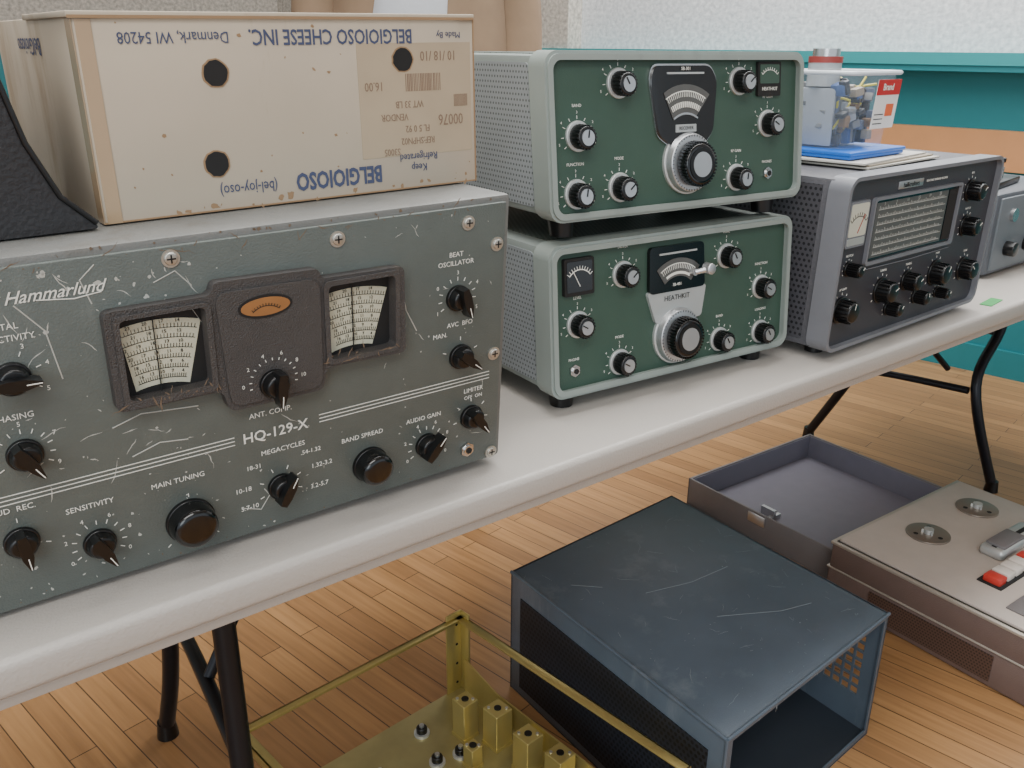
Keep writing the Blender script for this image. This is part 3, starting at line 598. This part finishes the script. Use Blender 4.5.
r.box('speaker_grille',grille,-.003,-.001,.08,.34,.015,.07)
r.box('deck',cream,.012,RW-.012,.012,RD-.012,RH-.008,RH,bev=.003)
r.box('deck',gray,.05,RW-.05,.02,.10,RH,RH+.003,bev=.001)
metalreel=mat('reel_metal',(150,140,130),.35,metal=.7)
for rx in (.185,.385):
    ry=.335; r.cyl('reel_hubs',metalreel,(rx,ry,RH),.045,.004,axis='z',seg=40,bev=.001); r.cyl('reel_hubs',brushed,(rx,ry,RH+.004),.010,.010,axis='z')
    for kx in range(3):
        a=2*pi*kx/3; r.box('reel_hubs',brushed,.008,.014,-.002,.002,.004,.011,X=Matrix.Translation((rx,ry,RH))@Matrix.Rotation(a,4,'Z'))
        r.cyl('reel_hubs',dark,(rx+.028*math.cos(a+.5),ry+.028*math.sin(a+.5),RH+.004),.005,.0004,axis='z')
r.box('head_cover',brushed,.20,.37,.185,.235,RH,RH+.022,bev=.008,seg=3); r.box('head_cover',dark,.21,.36,.205,.215,RH+.018,RH+.0225)
r.box('head_cover',gray,.215,.30,.19,.23,RH+.02,RH+.028,bev=.003)
for i,cc in enumerate(((205,60,50),(225,215,205),(225,215,205),(225,215,205),(205,60,50))):
    r.box('keys',mat('key_%d'%i,cc,.4),.105+.032*i,.133+.032*i,.140,.175,RH,RH+.016,bev=.003)
r.box('keys',dark,.098,.27,.133,.182,RH,RH+.003,bev=.001)
for x in (.35,.41): r.cyl('volume_knobs',black,(x,.14,RH),.018,.014,axis='z',bev=.002)
r.box('handle',black,.15,.35,-.03,-.022,.05,.065,bev=.003); r.box('handle',black,.15,.165,-.028,0,.05,.065); r.box('handle',black,.335,.35,-.028,0,.05,.065)
LZ=.075
ly0,ly1=RD+.012,RD+.47; lx0,lx1=.065,.565
r.box('lid',gray,lx0,lx1,ly0,ly1,.001,.006)
for a in ((lx0,lx0+.006,ly0,ly1),(lx1-.006,lx1,ly0,ly1),(lx0,lx1,ly0,ly0+.006),(lx0,lx1,ly1-.006,ly1)): r.box('lid',gray,*a,.001,LZ,bev=.001)
r.box('lid_lining',purp,lx0+.006,lx1-.006,ly0+.006,ly1-.006,.006,.008)
for a in ((lx0+.006,lx0+.008,ly0+.006,ly1-.006),(lx1-.008,lx1-.006,ly0+.006,ly1-.006),(lx0+.006,lx1-.006,ly0+.006,ly0+.008),(lx0+.006,lx1-.006,ly1-.008,ly1-.006)): r.box('lid_lining',purp,*a,.006,LZ-.004)
r.box('latch',alu,lx0+.10,lx0+.11,ly1-.20,ly1-.16,.008,.035); r.box('latch',alu,lx0-.003,lx0,ly1-.25,ly1-.20,LZ-.03,LZ-.005,bev=.001); r.box('latch',alu,lx0+.09,lx0+.13,ly1-.20,ly1-.19,.008,.020)
r.cyl('hinges',alu,(.12,RD+.006,LZ-.005),.004,.05,axis='x'); r.cyl('hinges',alu,(.36,RD+.006,LZ-.005),.004,.05,axis='x')
r.done()
# ================================================================ PERSON
skin=mat('skin',(196,150,122),.55); shirt=mat('shirt_gray',(180,182,186),.8,bump=.2); jack=mat('jacket_tan',(130,108,86),.9,var=.35,scale=7,bump=.8,bscale=22)
trou=mat('trousers_navy',(40,46,60),.85); shoe=mat('shoe_brown',(50,38,30),.5); hair=mat('hair_brown',(62,46,36),.7)
PC=Vector((.475,1.16,FZ))
def skinned(name,verts,edges,radii,m,parent,sub=2,root=0):
    me=bpy.data.meshes.new(name); me.from_pydata(verts,edges,[]); ob=bpy.data.objects.new(name,me); scn.collection.objects.link(ob)
    md=ob.modifiers.new('skin','SKIN'); md.use_smooth_shade=True
    for i,rr in enumerate(radii):
        rr=(rr,rr) if not isinstance(rr,tuple) else rr
        me.skin_vertices[0].data[i].radius=rr
    me.skin_vertices[0].data[root].use_root=True
    s_=ob.modifiers.new('sub','SUBSURF'); s_.levels=sub; s_.render_levels=sub
    me.materials.append(m); ob.parent=parent; return ob
per=bpy.data.objects.new('standing_person',None); per.location=PC; per.rotation_euler=(0,0,math.radians(-25)); scn.collection.objects.link(per)
skinned('trousers',[(0,0,.95),(.09,0,.90),(.10,-.01,.50),(.105,.01,.09),(-.09,0,.90),(-.10,-.01,.50),(-.105,.01,.09)],[(0,1),(1,2),(2,3),(0,4),(4,5),(5,6)],[(.14,.11),(.095,.095),(.062,.065),(.05,.05),(.095,.095),(.062,.065),(.05,.05)],trou,per)
skinned('torso_jacket',[(0,0,.88),(0,0,1.08),(0,.0,1.28),(0,.01,1.42),(.16,.01,1.42),(.215,.02,1.20),(.222,-.02,.98),(-.16,.01,1.42),(-.215,.02,1.20),(-.222,-.02,.98)],[(0,1),(1,2),(2,3),(3,4),(4,5),(5,6),(3,7),(7,8),(8,9)],[(.23,.15),(.225,.145),(.205,.13),(.12,.10),(.08,.08),(.068,.072),(.056,.056),(.08,.08),(.068,.072),(.056,.056)],jack,per)
skinned('shirt_front',[(-.03,-.08,.92),(-.03,-.085,1.10),(-.01,-.08,1.28),(0,-.03,1.42)],[(0,1),(1,2),(2,3)],[(.10,.085),(.10,.08),(.085,.075),(.05,.05)],shirt,per)
skinned('neck_head',[(0,.0,1.40),(0,-.005,1.52),(0,-.015,1.58),(0,-.01,1.68),(0,.0,1.735)],[(0,1),(1,2),(2,3),(3,4)],[(.06,.06),(.052,.055),(.062,.075),(.078,.095),(.055,.07)],skin,per)
skinned('hair',[(0,.03,1.60),(0,.025,1.70),(0,.0,1.755)],[(0,1),(1,2)],[(.070,.060),(.082,.085),(.062,.085)],hair,per)
def ball(ob,m,c_,r_,sc=(1,1,1)):
    bm=bmesh.new(); bmesh.ops.create_uvsphere(bm,u_segments=16,v_segments=10,radius=r_)
    for v in bm.verts: v.co=Vector((v.co.x*sc[0]+c_[0],v.co.y*sc[1]+c_[1],v.co.z*sc[2]+c_[2]))
    me=bpy.data.meshes.new(ob); bm.to_mesh(me); bm.free(); me.polygons.foreach_set('use_smooth',[True]*len(me.polygons)); me.materials.append(m)
    o=bpy.data.objects.new(ob,me); scn.collection.objects.link(o); o.parent=per
for s_ in (1,-1):
    ball('eye',white,(s_*.032,-.098,1.645),.012); ball('iris',ink,(s_*.032,-.108,1.645),.0055)
    ball('ear',skin,(s_*.082,.0,1.635),.03,(.35,.6,1)); ball('shoe',shoe,(s_*.105,-.055,.045),.05,(.95,2.4,.88))
ball('nose',skin,(0,-.112,1.615),.016,(.8,1.1,1.5)); ball('mouth',mat('lips',(160,95,85)),(0,-.100,1.575),.022,(1,.4,.3))
for s_ in (1,-1):
    x=s_*.224
    skinned('palm',[(x,-.025,.96),(x,-.035,.88)],[(0,1)],[(.024,.03),(.018,.036)],skin,per,1)
    for i,(dy,L_) in enumerate(((-.030,.070),(-.010,.080),(.010,.076),(.028,.060))):
        y=-.035+dy; skinned('finger_%d'%(i+1),[(x,y,.885),(x-s_*.004,y-.004,.885-.04-L_*.3),(x-s_*.018,y-.008,.885-.04-L_*.75),(x-s_*.032,y-.008,.885-.035-L_)],[(0,1),(1,2),(2,3)],[.010,.0095,.0085,.0075],skin,per,1)
    skinned('thumb',[(x,-.05,.93),(x-s_*.012,-.075,.895),(x-s_*.02,-.08,.86)],[(0,1),(1,2)],[.012,.0105,.009],skin,per,1)
# ================================================================ ROOM
def simple(name,b0,m,yaw=0,o=(0,0,0),bev=0):
    bm=bmesh.new(); bmesh.ops.create_cube(bm,size=1); x0,x1,y0,y1,z0,z1=b0
    for v in bm.verts: v.co=Vector(((x0+x1)/2+v.co.x*(x1-x0),(y0+y1)/2+v.co.y*(y1-y0),(z0+z1)/2+v.co.z*(z1-z0)))
    me=bpy.data.meshes.new(name); bm.to_mesh(me); bm.free(); me.materials.append(m)
    ob=bpy.data.objects.new(name,me); scn.collection.objects.link(ob); ob.location=o; ob.rotation_euler=(0,0,yaw); return ob
fm=bpy.data.materials.new('hardwood'); fm.use_nodes=True; nt=fm.node_tree; N=nt.nodes; L=nt.links; p=N['Principled BSDF']; p.inputs['Roughness'].default_value=.28
tc=N.new('ShaderNodeTexCoord'); mp=N.new('ShaderNodeMapping'); mp.inputs['Rotation'].default_value=(0,0,math.radians(76)); L.new(tc.outputs['Object'],mp.inputs[0])
br=N.new('ShaderNodeTexBrick'); br.inputs['Scale'].default_value=1; br.inputs['Brick Width'].default_value=.75; br.inputs['Row Height'].default_value=.046; br.inputs['Mortar Size'].default_value=.0010; br.inputs['Mortar Smooth'].default_value=.1
br.inputs['Color1'].default_value=lin((172,130,86)); br.inputs['Color2'].default_value=lin((144,106,70)); br.inputs['Mortar'].default_value=lin((72,52,36)); br.offset=.37; br.inputs['Bias'].default_value=-.1
L.new(mp.outputs[0],br.inputs['Vector'])
m3=N.new('ShaderNodeMapping'); m3.inputs['Scale'].default_value=(3,60,1); L.new(mp.outputs[0],m3.inputs[0]); ng=N.new('ShaderNodeTexNoise'); ng.inputs['Scale'].default_value=1.5; ng.inputs['Detail'].default_value=8; L.new(m3.outputs[0],ng.inputs['Vector'])
mx=N.new('ShaderNodeMix'); mx.data_type='RGBA'; mx.blend_type='MULTIPLY'; mx.inputs[0].default_value=.5; L.new(br.outputs['Color'],mx.inputs[6])
cr=N.new('ShaderNodeValToRGB'); cr.color_ramp.elements[0].position=.3; cr.color_ramp.elements[0].color=(.5,.46,.42,1); cr.color_ramp.elements[1].position=.65; L.new(ng.outputs['Fac'],cr.inputs[0]); L.new(cr.outputs[0],mx.inputs[7]); L.new(mx.outputs[2],p.inputs['Base Color'])
simple('floor',(-6,8,-5,7,-.1,0),fm,o=(0,0,FZ))
teal=mat('wall_teal',(28,120,128),.5,var=.04); teal2=mat('trim_teal',(46,140,144),.45,var=.04)
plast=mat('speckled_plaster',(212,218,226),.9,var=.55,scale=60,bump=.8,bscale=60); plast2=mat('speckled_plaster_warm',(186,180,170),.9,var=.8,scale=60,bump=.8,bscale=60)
orw=mat('rail_wood',(192,138,92),.45,var=.12,scale=12)
EO=(2.86,.105,0); EY=math.atan2(-.971,.238)
simple('wall_east',(-2.77,4.5,0,.15,FZ,.36),teal,EY,EO)
simple('wall_east_upper',(-2.77,4.5,0,.15,.36,2.3),plast,EY,EO)
simple('wall_east_return',(-5.2,-2.77,-.10,.15,FZ,.36),teal,EY,EO); simple('wall_east_return_upper',(-5.2,-2.77,-.10,.15,.36,2.3),plast2,EY,EO)
simple('trim_1',(-5.2,4.5,-.125,.0,.335,.375),teal2,EY,EO); simple('trim_2',(-5.2,4.5,-.118,.0,.315,.335),teal,EY,EO)
simple('trim_wood_rail',(-2.7,4.5,-.03,.0,-.01,.125),orw,EY,EO)
simple('baseboard_east',(-2.7,4.5,-.015,.0,FZ,FZ+.10),teal,EY,EO)
simple('wall_north',(-6,2.2,5.0,5.15,FZ,.36),teal); simple('wall_north_upper',(-6,2.2,5.0,5.15,.36,2.3),plast2)
ceil=mat('ceiling_white',(225,225,220),.9); simple('ceiling',(-6,8,-5,7,2.3,2.4),ceil)
# ================================================================ LIGHT
w=bpy.data.worlds.new('w'); scn.world=w; w.use_nodes=True; w.node_tree.nodes['Background'].inputs[0].default_value=(.82,.91,1,1); w.node_tree.nodes['Background'].inputs[1].default_value=1.05
def area(name,loc,target,sx,sy,e,col=(1,1,1)):
    l=bpy.data.lights.new(name,'AREA'); l.shape='RECTANGLE'; l.size=sx; l.size_y=sy; l.energy=e; l.color=col
    o=bpy.data.objects.new(name,l); scn.collection.objects.link(o); o.location=loc
    o.rotation_euler=(Vector(target)-Vector(loc)).to_track_quat('-Z','Y').to_euler(); return o
area('ceiling_light',(.2,.3,2.25),(.2,.3,0),2.4,1.2,100,(.99,.99,.98)); area('ceiling_light.001',(2.0,1.0,2.25),(2.2,1.0,0),2,1.2,105,(.99,.99,.98)); area('ceiling_light.002',(-1.5,-2,2.25),(-1.5,-2,0),2.4,1.2,75,(.99,.99,.98))
area('window_light',(-3.2,-3.0,1.2),(.3,.2,-.1),2.2,1.8,50,(.88,.95,1))
# ================================================================ CAMERA
psi,thc,ro,fl=.5918,.3613,.0092,892.9
f_=Vector((math.sin(psi)*math.cos(thc),math.cos(psi)*math.cos(thc),-math.sin(thc))); r_=Vector((math.cos(psi),-math.sin(psi),0)); u_=r_.cross(f_)
r2=r_*math.cos(ro)+u_*math.sin(ro); u2=u_*math.cos(ro)-r_*math.sin(ro)
cd=bpy.data.cameras.new('camera'); co=bpy.data.objects.new('camera',cd); scn.collection.objects.link(co)
Mx=Matrix((r2,u2,-f_)).transposed().to_4x4(); Mx.translation=(-.5378,-.7280,.3804); co.matrix_world=Mx
cd.sensor_width=36; cd.lens=fl/1024*36; cd.clip_start=.01; scn.camera=co
